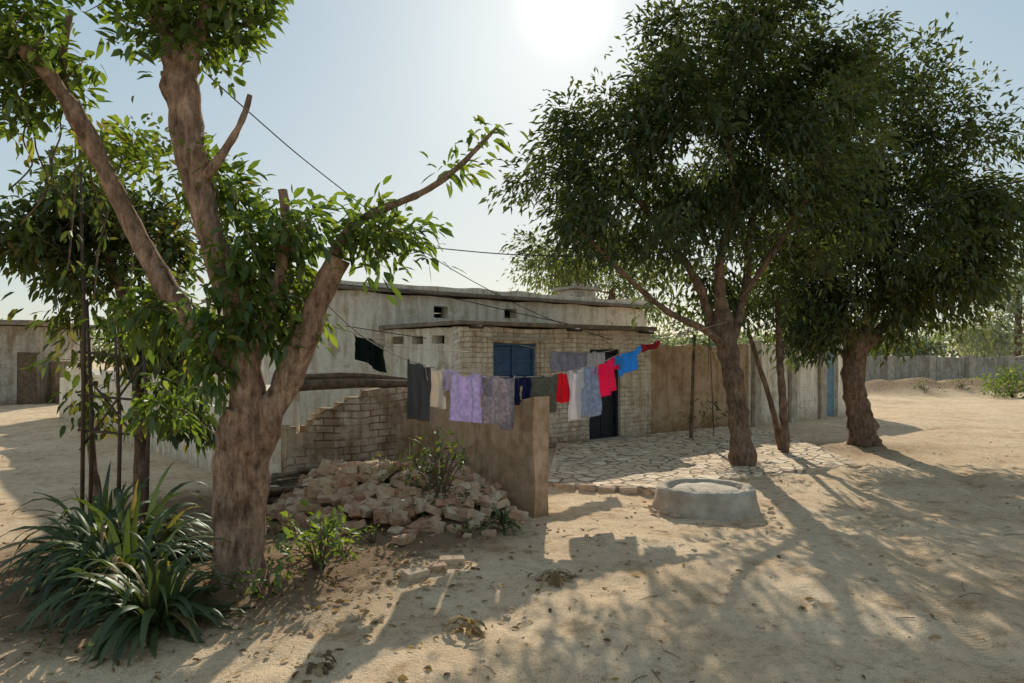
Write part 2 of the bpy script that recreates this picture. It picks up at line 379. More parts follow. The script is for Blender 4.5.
H=empty('village_house',(*B(0,2),0))
wall('front_wall',B(-3,0),B(1.75,0),-.1,2.10,.22,M_white,H,[(.68,1.67,1.22,1.84),(2.98,3.84,-.05,1.74)],seed=1)
wall('side_wall',B(-3,2.48),B(-3,.222),-.1,2.10,.22,M_white2,H,[(.35,.72,1.83,1.97),(1.0,1.37,1.83,1.97),(1.65,2.02,1.83,1.97)],seed=2)
wall('inner_end_wall',B(1.75,.222),B(1.75,2.48),-.1,2.10,.22,M_white2,H,seed=3)
wall('main_wall',B(-4.6,2.5),B(4.6,2.5),-.1,2.80,.25,M_white2,H,[(2.75,3.1,2.38,2.62),(4.55,4.9,2.45,2.65)],seed=4)
wall('main_side_wall',B(-4.6,7.5),B(-4.6,2.752),-.1,2.80,.25,M_white2,H,[(1.5,2.2,1.6,2.3)],seed=5)
wall('main_back_wall',B(4.6,7.5),B(-4.35,7.5),-.1,2.80,.25,M_white2,H,seed=6)
wall('main_end_wall',B(4.6,2.752),B(4.6,7.24),-.1,2.80,.25,M_white2,H,seed=6)
bbox('porch_roof_slab',-3.1,1.84,-.10,2.47,2.125,2.20,M_roof,H,.012,.01)
bbox('main_roof_slab',-4.75,4.75,2.38,7.6,2.83,2.90,M_roof,H,.01,.012)
wall('parapet',B(-4.7,2.46),B(4.7,2.46),2.902,3.0,.22,M_white2,H,topj=.03,step=.15,seed=51,jit=.012)
# chimney
wall('roof_chimney',B(2.35,2.8),B(3.05,2.8),2.905,3.20,.6,M_white,H,seed=52)
bbox('chimney_cap',2.25,3.15,2.72,3.5,3.21,3.27,M_conc,H,.01,.01)
for k in range(4): bbox('chimney_post_%d'%k,2.3+k*.24,2.38+k*.24,2.78,2.86,3.272,3.35,M_conc,H,.004)
# shutters: frame, two leaves with rails and battens
mb=MB()
for (a,b_,c,d) in ((-2.32,-2.27,1.22,1.84),(-1.38,-1.33,1.22,1.84),(-2.268,-1.382,1.79,1.84),(-2.268,-1.382,1.22,1.27),(-1.845,-1.805,1.272,1.788)):
    mb.box(BM((a+b_)/2,.10,(c+d)/2),b_-a,.06,d-c)
for sx in (-2.056,-1.594):
    mb.box(BM(sx,.12,1.53),.415,.02,.51)
    for z in (1.31,1.53,1.75): mb.box(BM(sx,.10,z),.40,.018,.05)
mb.obj('window_shutters',M_blue,H,bevel=.004)
bbox('window_lintel',-2.5,-1.15,-.10,-.005,1.875,1.94,M_conc,H,.006,.006)
bbox('window_sill',-2.45,-1.2,-.08,-.005,1.15,1.215,M_conc,H,.006,.006)
wall('pilaster_a',B(-2.56,-.055),B(-2.36,-.055),0,2.09,.05,M_white,H,seed=7,step=.2)
wall('pilaster_b',B(-1.28,-.055),B(-1.08,-.055),0,2.09,.05,M_white,H,seed=8,step=.2)
# door
mb=MB()
for (a,b_,c,d) in ((-.02,.04,0.02,1.74),(.78,.84,0.02,1.74),(.042,.778,1.68,1.74)): mb.box(BM((a+b_)/2,.10,(c+d)/2),b_-a,.07,d-c)
for sx in (.225,.595):
    mb.box(BM(sx,.13,.85),.355,.02,1.64)
    for z in (.12,.62,1.12,1.6): mb.box(BM(sx,.11,z),.34,.02,.05)
mb.box(BM(.41,.095,.95),.10,.02,.03)
mb.obj('iron_door',M_door,H,bevel=.004)
bbox('door_step',-.2,1.0,-.32,-.01,-.05,.06,M_conc,H,.012,.01)
# projecting spouts
mb=MB()
for t in (-2.8,-.6,1.4):
    M=BM(t,-.25,2.08); v,f=tube_data([M@Vector((0,-.1,0)),M@Vector((0,.25,.02))],[.03,.03],8); mb.add(v,f)
mb.obj('roof_spouts',M_pole,H)

# compound walls (right)
wall('compound_wall',B(1.752,.02),B(5.2,.02),-.1,1.86,.2,M_tan,None,[],seed=11,ragged=.15,topj=.04,step=.15)
C2=empty('whitewashed_wall',(*B(7,0),0))
wall('wall_run',B(5.202,-.03),B(10.3,-.03),-.1,1.93,.25,M_white2,C2,[(3.4,4.2,-.05,1.78)],seed=12,topj=.03)
wall('wall_return',B(10.3,.222),B(10.3,6),-.1,1.9,.22,M_white2,C2,seed=13)
for t in (5.3,6.9,8.35): bbox('wall_pier',t,t+.28,-.13,-.045,-.05,1.99,M_conc,C2,.008,.006)
mb=MB()
for s_ in (8.81,9.19):
    mb.box(BM(s_,.08,.88),.37,.02,1.7)
    for z in (.1,.6,1.15,1.68): mb.box(BM(s_,.055,z),.36,.025,.04)
mb.obj('blue_gate',M_gate,None,bevel=.003)
# enclosure
K=Vector((-1.26,9.2)); E=K-W*2.32; Lft=K-U*1.55
wall('courtyard_wall',(K.x,K.y),(E.x,E.y),-.1,1.22,.20,M_tan,None,seed=21,ragged=.16,topj=.05,step=.08,jit=.015)
wall('brick_courtyard_wall',(Lft.x,Lft.y),(K.x-.002,K.y-.002),-.1,1.24,.22,M_brickold,None,seed=22,ragged=.22,topj=.06,step=.07,jit=.02,gaps=[(.15,.3,.25)])
Fr=Lft+W*15
wall('lane_wall',(Fr.x,Fr.y),((Lft+W*.23).x,(Lft+W*.23).y),-.1,1.28,.22,M_white2,None,seed=23,ragged=.2,topj=.08,jit=.02)
# logs on brick wall
a=Lft-U*.2; bq=K+U*.15; up=1.27
mb=MB()
for dz_,r_,o_ in ((0,.065,.06),(.09,.04,.16)):
    pts,rad=smoothpath([(a.x,a.y+o_,up+dz_),(a.x*.5+bq.x*.5,a.y*.5+bq.y*.5+o_+.02,up+.02+dz_),(bq.x,bq.y+o_,up-.01+dz_*.3)],[r_,r_*.9,r_*.7],5)
    mb.add(*tube_data(pts,rad,12,.3))
mb.obj('wooden_log',M_wood,None,True)
# far-right boundary wall with piers
FW=empty('boundary_wall',(20,37,0))
p0=S(845,380,36); p1=S(1150,380,41)
wall('wall_panels',p0,p1,-.2,1.62,.25,M_grey,FW,seed=31,topj=.06,step=.5)
dv=(Vector(p1[:2])-Vector(p0[:2])); L=dv.length; dv/=L
for k in range(9):
    c=Vector(p0[:2])+dv*(k*L/8); mb=MB(); M=Matrix(((dv.x,-dv.y,0,c.x),(dv.y,dv.x,0,c.y),(0,0,1,.73),(0,0,0,1))); mb.box(M,.4,.45,1.88,.02); mb.obj('pier_%d'%k,M_conc,FW)
# far-left shed and its yard wall
SH=empty('plastered_shed',(-17.5,26,0))
q0=S(-60,380,24.5);q1=S(34,380,25)
wall('shed_front',q0,q1,-.1,2.62,.25,M_grey,SH,[(2.3,2.9,-.05,1.75)],seed=41)
wall('shed_side',q1,(q1[0]-.3,q1[1]+4),-.1,2.62,.25,M_grey,SH,seed=42)
wall('shed_back',(q1[0]-.3,q1[1]+4),(q0[0],q0[1]+4),-.1,2.62,.25,M_grey,SH,seed=43)
wall('shed_far_side',(q0[0],q0[1]+3.7),(q0[0],q0[1]+.26),-.1,2.62,.25,M_grey,SH,seed=45)
mb=MB(); mb.box(Matrix.Translation((q0[0]+2.6,q0[1]+.42,.85)),.62,.04,1.78); mb.obj('shed_door',M_wood,SH)
mb=MB(); mb.box(Matrix.Translation(((q0[0]+q1[0])/2,(q0[1]+q1[1])/2+1.9,2.75)),q1[0]-q0[0]+.6,4.8,.14,.03); mb.obj('shed_roof',M_roof,SH)
w0=S(34,380,27);w1=S(66,380,25)
wall('yard_wall',w0,w1,-.1,1.45,.2,M_brickold,None,seed=44)

# ================================================================ PAVING (raised brick platform)
def paving():
    m,n,l,b=nm('brick_paving'); tc=n.new('ShaderNodeTexCoord').outputs['Object']
    mp=n.new('ShaderNodeMapping'); mp.inputs['Rotation'].default_value=(0,0,-math.atan2(U.y,U.x)); l.new(tc,mp.inputs[0])
    v=n.new('ShaderNodeTexVoronoi'); v.inputs['Scale'].default_value=4.6; v.feature='DISTANCE_TO_EDGE'; l.new(mp.outputs[0],v.inputs['Vector'])
    v2=n.new('ShaderNodeTexVoronoi'); v2.inputs['Scale'].default_value=4.6; l.new(mp.outputs[0],v2.inputs['Vector'])
    r=ramp(n,[(.02,0.),(.10,1.)]); l.new(v.outputs['Distance'],r.inputs[0])
    cr=ramp(n,[(0,(.56,.41,.27)),(.5,(.82,.65,.46)),(1,(.90,.75,.56))]); l.new(v2.outputs['Color'],cr.inputs[0])
    c=mixc(n,l,r.outputs[0],(.24,.17,.115),cr.outputs[0])
    f=nz(n,l,tc,2.6,6,.75); rf=ramp(n,[(.50,0.),(.57,1.)]); l.new(f,rf.inputs[0])
    c=mixc(n,l,rf.outputs[0],c,(.68,.50,.33))
    l.new(c,b.inputs['Base Color']); b.inputs['Roughness'].default_value=.95; b.inputs['Specular IOR Level'].default_value=.1
    bp=n.new('ShaderNodeBump'); bp.inputs['Strength'].default_value=1; bp.inputs['Distance'].default_value=.035
    l.new(mixc(n,l,.4,r.outputs[0],nz(n,l,tc,22,4,.7)),bp.inputs['Height']); l.new(bp.outputs[0],b.inputs['Normal'])
    # outline (metres)
    G=lambda a,b_: (S(a,b_,1192/(b_-357))[0],1192/(b_-357))
    front=[G(547,487),G(600,490),G(655,492),G(700,486),G(752,478),G(800,473),G(857,466)]
    back=[B(-.9,-.05),B(-.3,-.34),B(1.1,-.34),B(1.9,-.05),B(3.2,-.05),B(4.2,-.05),B(4.4,-1.2)]
    nu=130; nv=60; V=[];Fc=[]
    def along(P,u):
        x=u*(len(P)-1); i=min(int(x),len(P)-2); t=x-i; return Vector(P[i]).lerp(Vector(P[i+1]),t)
    for j in range(nv+1):
        for i in range(nu+1):
            p=along(front,i/nu).lerp(along(back,i/nu),j/nv)
            if j==0: p+=Vector((0,(mn.noise(Vector((i*.31,0,0))))*.12))
            z=.05+mn.noise(Vector((p.x*2,p.y*2,0)))*.02+mn.noise(Vector((p.x*7,p.y*7,3)))*.012
            V.append((p.x,p.y,z))
    for j in range(nv):
        for i in range(nu):
            a=j*(nu+1)+i; Fc.append((a,a+1,a+nu+2,a+nu+1))
    n0=len(V); edge=[i for i in range(nu+1)]+[(j*(nu+1)+nu) for j in range(1,nv+1)]
    for e in edge: V.append((V[e][0],V[e][1],-.1))
    for k in range(len(edge)-1): Fc.append((edge[k+1],edge[k],n0+k,n0+k+1))
    e2=[j*(nu+1) for j in range(nv+1)]; n1=len(V)
    for e in e2: V.append((V[e][0],V[e][1],-.1))
    for k in range(nv): Fc.append((e2[k],e2[k+1],n1+k+1,n1+k))
    mesh('courtyard_paving',V,Fc,m)
    # kerb bricks
    mb=MB()
    path=[along(front,i/400) for i in range(401)]
    acc=0;last=path[0]
    for p in path[1:]:
        acc+=(p-last).length; last_=last; last=p
        if acc>.24:
            acc=0; d=(p-last_).normalized(); an=math.atan2(d.y,d.x)+rnd(-.2,.2)
            if random.random()<.25: continue
            M=Matrix.Translation((p.x,p.y-.05+rnd(-.02,.02),.02+rnd(-.025,.012)))@Matrix.Rotation(an,4,'Z')@Matrix.Rotation(rnd(-.12,.12),4,'X')
            mb.box(M,.205,.11,.08,.009,rnd(.7,1))
    mb.obj('brick_kerb',M_brickpile,None,bevel=.014)
def bricks_material():
    m,n,l,b=nm('rubble_brick'); at=n.new('ShaderNodeAttribute'); at.attribute_name='var'; tc=n.new('ShaderNodeTexCoord').outputs['Object']
    r=ramp(n,[(0,(.36,.185,.115)),(.35,(.47,.28,.18)),(.7,(.55,.38,.25)),(1,(.60,.48,.34))]); l.new(at.outputs['Fac'],r.inputs[0])
    f=nz(n,l,tc,20,4,.7); r2=ramp(n,[(.35,.68),(.6,1.05)]); l.new(f,r2.inputs[0])
    c=mixc(n,l,1.0,r.outputs[0],r2.outputs[0],'MULTIPLY')
    f3=nz(n,l,tc,6,4,.6); r3=ramp(n,[(.5,0.),(.6,.40)]); l.new(f3,r3.inputs[0])
    l.new(mixc(n,l,r3.outputs[0],c,(.54,.41,.28)),b.inputs['Base Color']); b.inputs['Roughness'].default_value=1; b.inputs['Specular IOR Level'].default_value=.03
    bp=n.new('ShaderNodeBump'); bp.inputs['Strength'].default_value=.7; bp.inputs['Distance'].default_value=.008
    l.new(nz(n,l,tc,60,3,.7),bp.inputs['Height']); l.new(bp.outputs[0],b.inputs['Normal']); return m
M_brickpile=bricks_material()
paving()

# ================================================================ WELL COVER
def well():
    cx,cy=S(706,0,7.95)[0],7.95; N=72; prof=[(.57,-.1),(.555,.02),(.535,.08),(.525,.15),(.515,.205),(.495,.225),(.44,.228),(.415,.222),(.395,.185),(.38,.175),(.36,.178),(.335,.20),(.20,.205),(.06,.208)]
    V=[];Fc=[]
    for i,(r,z) in enumerate(prof):
        for k in range(N):
            a=2*math.pi*k/N; ca,sa=math.cos(a),math.sin(a)
            rr=r*(1+.03*mn.noise(Vector((ca*1.3,sa*1.3,z*3)))+.022*mn.noise(Vector((ca*5,sa*5,z*9)))); zz=z+.012*mn.noise(Vector((ca*4*r,sa*4*r,5)))+(.008*mn.noise(Vector((ca*11*r,sa*11*r,8))))
            V.append((cx+rr*ca,cy+rr*sa,zz))
    for i in range(len(prof)-1):
        for k in range(N): Fc.append((i*N+k,i*N+(k+1)%N,(i+1)*N+(k+1)%N,(i+1)*N+k))
    Fc.append([(len(prof)-1)*N+k for k in range(N)])
    e=empty('well_cover',(cx,cy,0)); mesh('concrete_ring',V,Fc,M_conc,e,True)
    mb=MB()
    for k in range(22):
        a=rnd(0,6.28); r=rnd(.56,.72); s=rnd(.02,.06)
        mb.box(Matrix.Translation((cx+r*math.cos(a),cy+r*math.sin(a),s*.2))@Matrix.Rotation(rnd(0,3),4,'Z')@Matrix.Rotation(rnd(-.4,.4),4,'X'),s*1.4,s,s*.7,s*.15,rnd(.7,1))
    mb.obj('rim_stones',M_brickpile,e,bevel=.008)
well()

# ================================================================ RUBBLE PILE
def rubble():
    cx,cy=-1.15,7.35
    def mh(x,y):
        d=((x-cx)/1.2)**2+((y-cy-.15)/.95)**2
        return .46*max(0,1-d)**.8*(.85+.5*mn.noise(Vector((x*2,y*2,0))))
    V=[];Fc=[];n=46
    for j in range(n+1):
        for i in range(n+1):
            x=cx-1.35+2.7*i/n; y=cy-1.15+2.3*j/n
            V.append((x,y,g(x,y)-.04+mh(x,y)*.85+mn.noise(Vector((x*9,y*9,0)))*.02))
    for j in range(n):
        for i in range(n): a=j*(n+1)+i; Fc.append((a,a+1,a+n+2,a+n+1))
    e=empty('brick_rubble_pile',(cx,cy,0)); mesh('earth_core',V,Fc,simple('dark_soil',(.14,.09,.055),(.28,.19,.12),9,.95,.8,30,dist=.03),e,True)
    mb=MB(); cnt=0
    while cnt<500:
        x=rnd(cx-1.3,cx+1.2); y=rnd(cy-1.1,cy+1.05)
        d=((x-cx)/1.2)**2+((y-cy-.15)/.95)**2
        if d>1.12 or (d>.85 and random.random()<.5): continue
        p=Vector((x,y)) # keep clear of walls
        if (p-K).dot(U)>-.12 or (p-K).dot(W)>-.1: continue
        cnt+=1
        z=g(x,y)+mh(x,y)+rnd(-.01,.07)
        L=random.choice((.22,.22,.22,.20,.12)); M=Matrix.Translation((x,y,z))@Matrix.Rotation(rnd(-.9,.9)+(1.57 if random.random()<.3 else 0),4,'Z')@Matrix.Rotation(rnd(-.55,.55),4,'X')@Matrix.Rotation(rnd(-.45,.45),4,'Y')
        mb.box(M,L,.105,.068,.003,random.random())
    for k in range(80):
        a=rnd(0,6.3); r=rnd(1.,1.35); x=cx+1.15*r*math.cos(a); y=cy+.9*r*math.sin(a); p=Vector((x,y))
        if (p-K).dot(U)>-.12 or (p-K).dot(W)>-.1: continue
        s=rnd(.03,.12); mb.box(Matrix.Translation((x,y,g(x,y)+s*.25))@Matrix.Rotation(rnd(0,6),4,'Z')@Matrix.Rotation(rnd(-.3,.3),4,'X'),s*1.3,s*.9,s*.6,s*.12,rnd(0,1))
    mb.obj('bricks',M_brickpile,e,bevel=.005)
rubble()
# old planks behind the rubble, to the left
mb=MB()
for k in range(12):
    x=rnd(-2.55,-1.75); y=rnd(7.5,8.1); M=Matrix.Translation((x,y,.12+.05*k*.5))@Matrix.Rotation(rnd(-.5,.7),4,'Z')@Matrix.Rotation(rnd(-.2,.2),4,'Y')
    mb.box(M,rnd(.6,1.1),rnd(.08,.2),.03,.008)
mb.obj('scrap_timber',M_wood,None,bevel=.004)
# loose bricks
for (a,b_,d,ro) in ((433,578,5.45,.35),(452,573,5.6,.1),(415,583,5.3,.8)):
    p=S(a,b_,d); mb=MB(); mb.box(Matrix.Translation((p.x,p.y,g(p.x,p.y)+.02))@Matrix.Rotation(ro,4,'Z')@Matrix.Rotation(.1,4,'X'),.19,.10,.06,.006,rnd(.5,.9)); mb.obj('loose_brick',M_brickpile,None,bevel=.008)

# ================================================================ TREES
L_dark=leafmat('leaf_dark_green',[(0,(.03,.048,.02)),(.5,(.06,.083,.032)),(1,(.115,.135,.052))],.42,.045)
L_mid=leafmat('leaf_fresh_green',[(0,(.045,.08,.02)),(.55,(.10,.155,.033)),(.9,(.17,.22,.05)),(1,(.24,.18,.07))],.5,.05)
L_vine=leafmat('leaf_vine',[(0,(.03,.05,.018)),(.6,(.07,.10,.03)),(1,(.18,.14,.06))],.45,.04)
L_dry=leafmat('leaf_dry',[(0,(.12,.08,.045)),(.5,(.24,.17,.10)),(1,(.38,.29,.17))],.25,.0)
L_far=leafmat('leaf_hazy',[(0,(.19,.23,.21)),(1,(.28,.32,.27))],.3,.0)  # distance haze painted into the leaf colour as a paler, greyer green
L_far2=leafmat('leaf_far',[(0,(.10,.13,.08)),(1,(.18,.22,.12))],.4,.0)

def blob(a,b_,d,ra,rb,rd): return (S(a,b_,d),(ra/F*d,rd,rb/F*d))
def tree(name,base,limbs,blobs,ncl,per,sig,lsize,lwr,lm,bm,thin=-.15,nscale=.9,detail=False,shell=.3,rmax=.03,droop=.3,sides=12,extra=None):
    e=empty(name,base); mb=MB(); nodes=[]
    for pts,rad in limbs:
        p,r=smoothpath(pts,rad,8); r=list(r)
        v,f=tube_data(p,r,sides,.38,seed=len(nodes)); mb.add(v,f); nodes+=p[len(p)//3:]
    cl=crown(blobs,ncl,thin,nscale,shell)
    if extra: cl+=extra
    tw=MB(); connect(tw,nodes,cl,Vector(base),rmax)
    mb.obj('trunk_and_limbs',bm,e,True); tw.obj('twigs',bm,e,True)
    cen=sum((Vector(b[0]) for b in blobs),Vector())/len(blobs)
    P,D,Z,V=leaf_clusters(cl,per,sig,lsize,.6,cen,droop)
    leaf_obj('foliage',P,D,Z,lwr,lm,e,V,detail)
    return e
# --- large shade tree (right centre)
dA=10.7
def s(a,b,d): return S(a,b,d)
base=(S(744,0,dA)[0],dA,-.05)
tree('shade_tree',base,[
  ([(base[0],dA,-.1),s(741,440,dA),s(735,395,dA),s(728,350,dA),s(722,310,dA)],[.23,.155,.14,.135,.12]),
  ([s(730,365,dA),s(712,320,dA+.1),s(690,270,dA+.1),s(650,215,dA+.2),s(610,165,dA)],[.10,.07,.06,.045,.03]),
  ([s(728,350,dA),s(705,330,dA-.2),s(665,310,dA-.5),s(620,270,dA-.8),s(580,230,dA-1)],[.07,.05,.042,.03,.02]),
  ([s(722,320,dA),s(720,260,dA),s(735,200,dA-.1),s(725,130,dA),s(700,70,dA)],[.09,.065,.055,.045,.03]),
  ([s(730,345,dA),s(745,290,dA+.3),s(752,220,dA+.5),s(775,140,dA+.7),s(790,70,dA+.5)],[.08,.06,.05,.04,.03]),
  ([s(740,300,dA+.2),s(775,250,dA),s(810,190,dA-.2),s(835,130,dA-.2)],[.05,.045,.035,.025]),
 ],[blob(565,200,dA-.3,48,40,1.0),blob(605,150,dA,66,44,1.4),blob(655,110,dA,66,50,1.5),blob(700,60,dA,64,58,1.6),blob(765,60,dA+.3,70,58,1.7),blob(615,230,dA-.6,80,30,1.1),
    blob(700,160,dA+.2,90,62,1.8),blob(790,140,dA+.3,85,78,1.8),blob(750,215,dA+.2,80,42,1.5),blob(665,255,dA+.4,55,34,1.0),blob(825,100,dA,50,50,1.3),blob(815,240,dA+.3,50,52,1.2),
    blob(532,180,dA-.3,26,30,.4),blob(570,120,dA-.2,26,20,.4),blob(650,35,dA,24,24,.5),blob(850,45,dA,34,20,.5),blob(700,290,dA+.5,45,26,.7),blob(540,250,dA-.6,20,16,.4)],
 980,47,.165,.136,.36,L_dark,M_bark2,thin=-.03,nscale=1.35,rmax=.026)
dB=13.6
base=(S(867,0,dB)[0],dB,-.05)
tree('shade_tree',base,[
  ([(base[0],dB,-.1),s(860,420,dB),s(853,380,dB),s(858,330,dB)],[.30,.22,.20,.18]),
  ([s(856,350,dB),s(835,300,dB),s(820,240,dB),s(830,170,dB)],[.15,.11,.08,.05]),
  ([s(858,345,dB),s(880,290,dB),s(885,220,dB),s(880,140,dB)],[.15,.11,.08,.05]),
  ([s(860,350,dB),s(900,310,dB),s(940,270,dB),s(965,210,dB)],[.12,.09,.07,.04]),
 ],[blob(870,120,dB,80,60,1.8),blob(930,165,dB,65,62,1.7),blob(972,225,dB-.3,42,55,1.1),blob(890,245,dB,90,66,1.9),blob(825,230,dB,68,90,1.8),blob(945,290,dB-.2,55,36,1.2),blob(860,315,dB,80,28,1.2),blob(945,95,dB,45,18,.6),blob(990,150,dB,34,20,.5),blob(800,325,dB-.2,40,28,.8),blob(1000,200,dB,20,30,.4)],
 820,49,.205,.16,.36,L_dark,M_bark2,thin=-.06,nscale=1.15,rmax=.03)
# slim trees by the wall
def slim(a,b_,top,d,lean,r,blobs,ncl=40,per=34):
    p0=S(a,0,d); return tree('sapling',(p0.x,d,0),[([(p0.x,d,-.05),S(a+lean*.3,b_-45,d),S(a+lean*.8,b_-100,d),S(a+lean,top,d+.1)],[r,r*.8,r*.7,r*.5])],blobs,ncl,per,.15,.12,.34,L_dark,M_bark2,rmax=.012)
slim(786,455,300,12.1,-8,.08,[blob(770,295,12.2,45,34,.8)],40)
slim(782,452,330,12.4,-34,.055,[blob(735,300,12.4,30,28,.6)],16)
slim(691,440,340,14.3,4,.04,[blob(692,340,14.2,28,22,.4)],14,24)
slim(714,438,380,14.4,-6,.012,[blob(708,412,14.3,7,14,.12)],4,12)

# --- pollarded tree (left foreground)
d0=5.0
bx=S(240,0,d0)[0]
db=d0+.22
e=tree('pollarded_tree',(bx,d0,0),[
  ([(bx,d0,-.1),(bx,d0,.04),s(234,580,d0),s(232,520,d0),s(234,460,d0),s(243,410,d0)],[.27,.20,.142,.115,.125,.13]),
  ([s(250,605,d0+.06),s(253,520,d0+.06),s(257,470,d0+.04),s(270,418,d0),s(296,365,d0),s(318,305,d0),s(338,258,d0)],[.10,.085,.09,.10,.09,.082,.078]),
  ([s(240,450,d0),s(247,385,d0),s(240,320,d0),s(216,250,d0-.05),s(197,180,d0-.1),s(184,110,d0-.1),s(180,60,d0-.1)],[.13,.108,.095,.09,.095,.105,.12]),
  ([s(250,375,d0),s(205,335,d0+.05),s(160,275,d0+.1),s(122,205,d0+.1),s(85,130,d0),s(52,80,d0-.1),s(20,45,d0-.2)],[.085,.078,.070,.065,.06,.052,.045]),
  ([s(330,270,d0),s(345,235,d0),s(372,213,d0-.1),s(415,196,d0-.15),s(455,170,d0-.2),s(497,127,d0-.2)],[.06,.036,.028,.024,.019,.010]),
  ([s(262,330,d0-.05),s(278,280,d0-.1),s(286,235,d0-.1),s(283,190,d0-.1)],[.05,.04,.035,.03]),
  ([s(196,190,d0-.1),s(215,165,d0-.15),s(240,125,d0-.15),s(250,95,d0-.15)],[.04,.03,.022,.018]),
  ([s(90,150,d0),s(70,100,d0+.2),s(62,60,d0+.2),s(70,10,d0+.2)],[.045,.035,.03,.025]),
  ([s(180,70,d0-.1),s(165,30,d0-.1),s(150,-20,d0-.1)],[.08,.045,.035]),
  ([s(182,75,d0-.1),s(200,30,d0-.1),s(215,-25,d0-.1)],[.08,.045,.035]),
 ],[blob(190,30,d0-.1,68,40,.4),blob(215,2,d0-.1,60,32,.4),blob(140,8,d0,44,32,.3),blob(20,30,d0-.15,62,48,.38),blob(12,95,d0,36,52,.3),blob(60,75,d0+.2,40,45,.25),blob(85,20,d0,36,26,.3),
    blob(300,228,d0+.05,54,34,.35),blob(352,228,d0+.02,62,28,.32),blob(262,262,d0+.05,48,38,.35),blob(400,238,d0-.1,36,20,.2),
    blob(280,315,d0+.1,36,42,.3),blob(218,345,d0-.05,34,46,.25),blob(228,195,db,36,24,.25),blob(235,285,d0-.12,38,44,.16),blob(150,310,d0+.3,44,36,.3),blob(118,150,d0+.3,26,28,.2),blob(195,165,d0+.1,42,22,.2),blob(170,400,d0+.3,30,34,.2)],
 450,18,.078,.11,.42,L_mid,M_bark,thin=-.24,nscale=2.2,detail=True,shell=.15,rmax=.010,droop=.15,sides=22,
 extra=[s(483,140,d0-.2),s(490,134,d0-.2),s(470,158,d0-.2),s(452,170,d0-.2),s(425,235,d0-.1),s(430,255,d0-.1),s(383,262,d0-.1),s(375,275,d0-.1)])
# hanging creeper strands from the left limbs
mb=MB(); cl=[]
for (a,t,b_,d) in ((36,70,225,5.3),(58,110,205,5.4),(92,150,240,5.4),(108,175,300,5.5),(24,90,190,5.2),(76,120,270,5.5),(130,230,380,5.5),(176,290,430,5.4)):
    p=[S(a+rnd(-4,4)*k,t+(b_-t)*k/4,d) for k in range(5)]; pp,rr=smoothpath(p,[.006]*5,4); mb.add(*tube_data(pp,rr,5)); cl+=pp[3::3]
VN=empty('hanging_creeper',tuple(S(80,150,5.4))); mb.obj('strands',M_bark2,VN,True)
P,D,Z,V=leaf_clusters(cl,4,.03,.085,.2,Vector((0,0,9)),.6); leaf_obj('creeper_leaves',P,D,Z,.45,L_vine,VN,V,True)
# --- creeper-clad tree behind it
d1=7.4; bx=S(140,0,d1)[0]
tree('creeper_tree',(bx,d1,0),[
  ([(bx,d1,-.05),s(140,400,d1),s(132,330,d1),s(110,260,d1),s(80,200,d1)],[.07,.06,.05,.045,.03]),
  ([(bx-.5,d1+.2,-.05),s(86,400,d1+.2),s(80,300,d1+.2),s(60,220,d1+.2),s(50,150,d1+.2)],[.04,.035,.03,.03,.02]),
 ],[blob(90,225,d1,80,38,.8),blob(35,240,d1,55,32,.7),blob(110,270,d1,65,34,.7),blob(165,235,d1,50,45,.6),blob(120,325,d1,28,45,.4),blob(66,330,d1,14,60,.2),blob(100,400,d1,16,55,.25),blob(70,190,d1+.2,40,28,.5),blob(170,350,d1,34,46,.3),blob(128,160,d1,26,30,.3),blob(185,420,d1,26,34,.25)],
 350,26,.11,.12,.42,L_vine,M_bark2,thin=-.16,nscale=1.7,detail=True,shell=.1,rmax=.010,droop=.5,sides=8)
# --- mid-distance tree behind the house
def fartree(name,base,limbs,blobs,ncl,per,sig,size,mat,th=-.15):
    return tree(name,base,limbs,blobs,ncl,per,sig,size,.45,mat,M_bark2,thin=th,nscale=.6,rmax=.05,sides=8)
d2=26; bx=S(610,0,d2)[0]
fartree('acacia_tree',(bx,d2,0),[([(bx,d2,-.1),s(610,340,d2),s(612,290,d2)],[.3,.22,.1])],[blob(560,275,d2,42,22,1.6),blob(610,262,d2,50,30,2),blob(650,290,d2,40,32,2),blob(540,250,d2,22,16,1),blob(590,230,d2,30,22,1.3)],220,40,.28,.18,L_far2,-.1)
d3=46; bx=S(1015,0,d3)[0]
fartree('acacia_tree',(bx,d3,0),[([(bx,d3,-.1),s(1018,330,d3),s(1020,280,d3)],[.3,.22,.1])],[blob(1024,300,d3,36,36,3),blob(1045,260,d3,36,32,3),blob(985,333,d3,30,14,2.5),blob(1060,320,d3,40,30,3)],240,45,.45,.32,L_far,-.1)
# distant treeline
bl=[]
for k in range(26):
    a=-80+k*46+rnd(-15,15); dd=rnd(70,110); h=rnd(8,16) if not(100<a<700) else rnd(5,9)
    bl.append(blob(a,352-h*.5,dd,34,h,5))
cl=crown(bl,600,-.3,.2,.1); P,D,Z,V=leaf_clusters(cl,34,.9,.8,.3,Vector((0,90,5)),.1)
leaf_obj('distant_treeline',P,D,Z,.6,L_far,None,V)

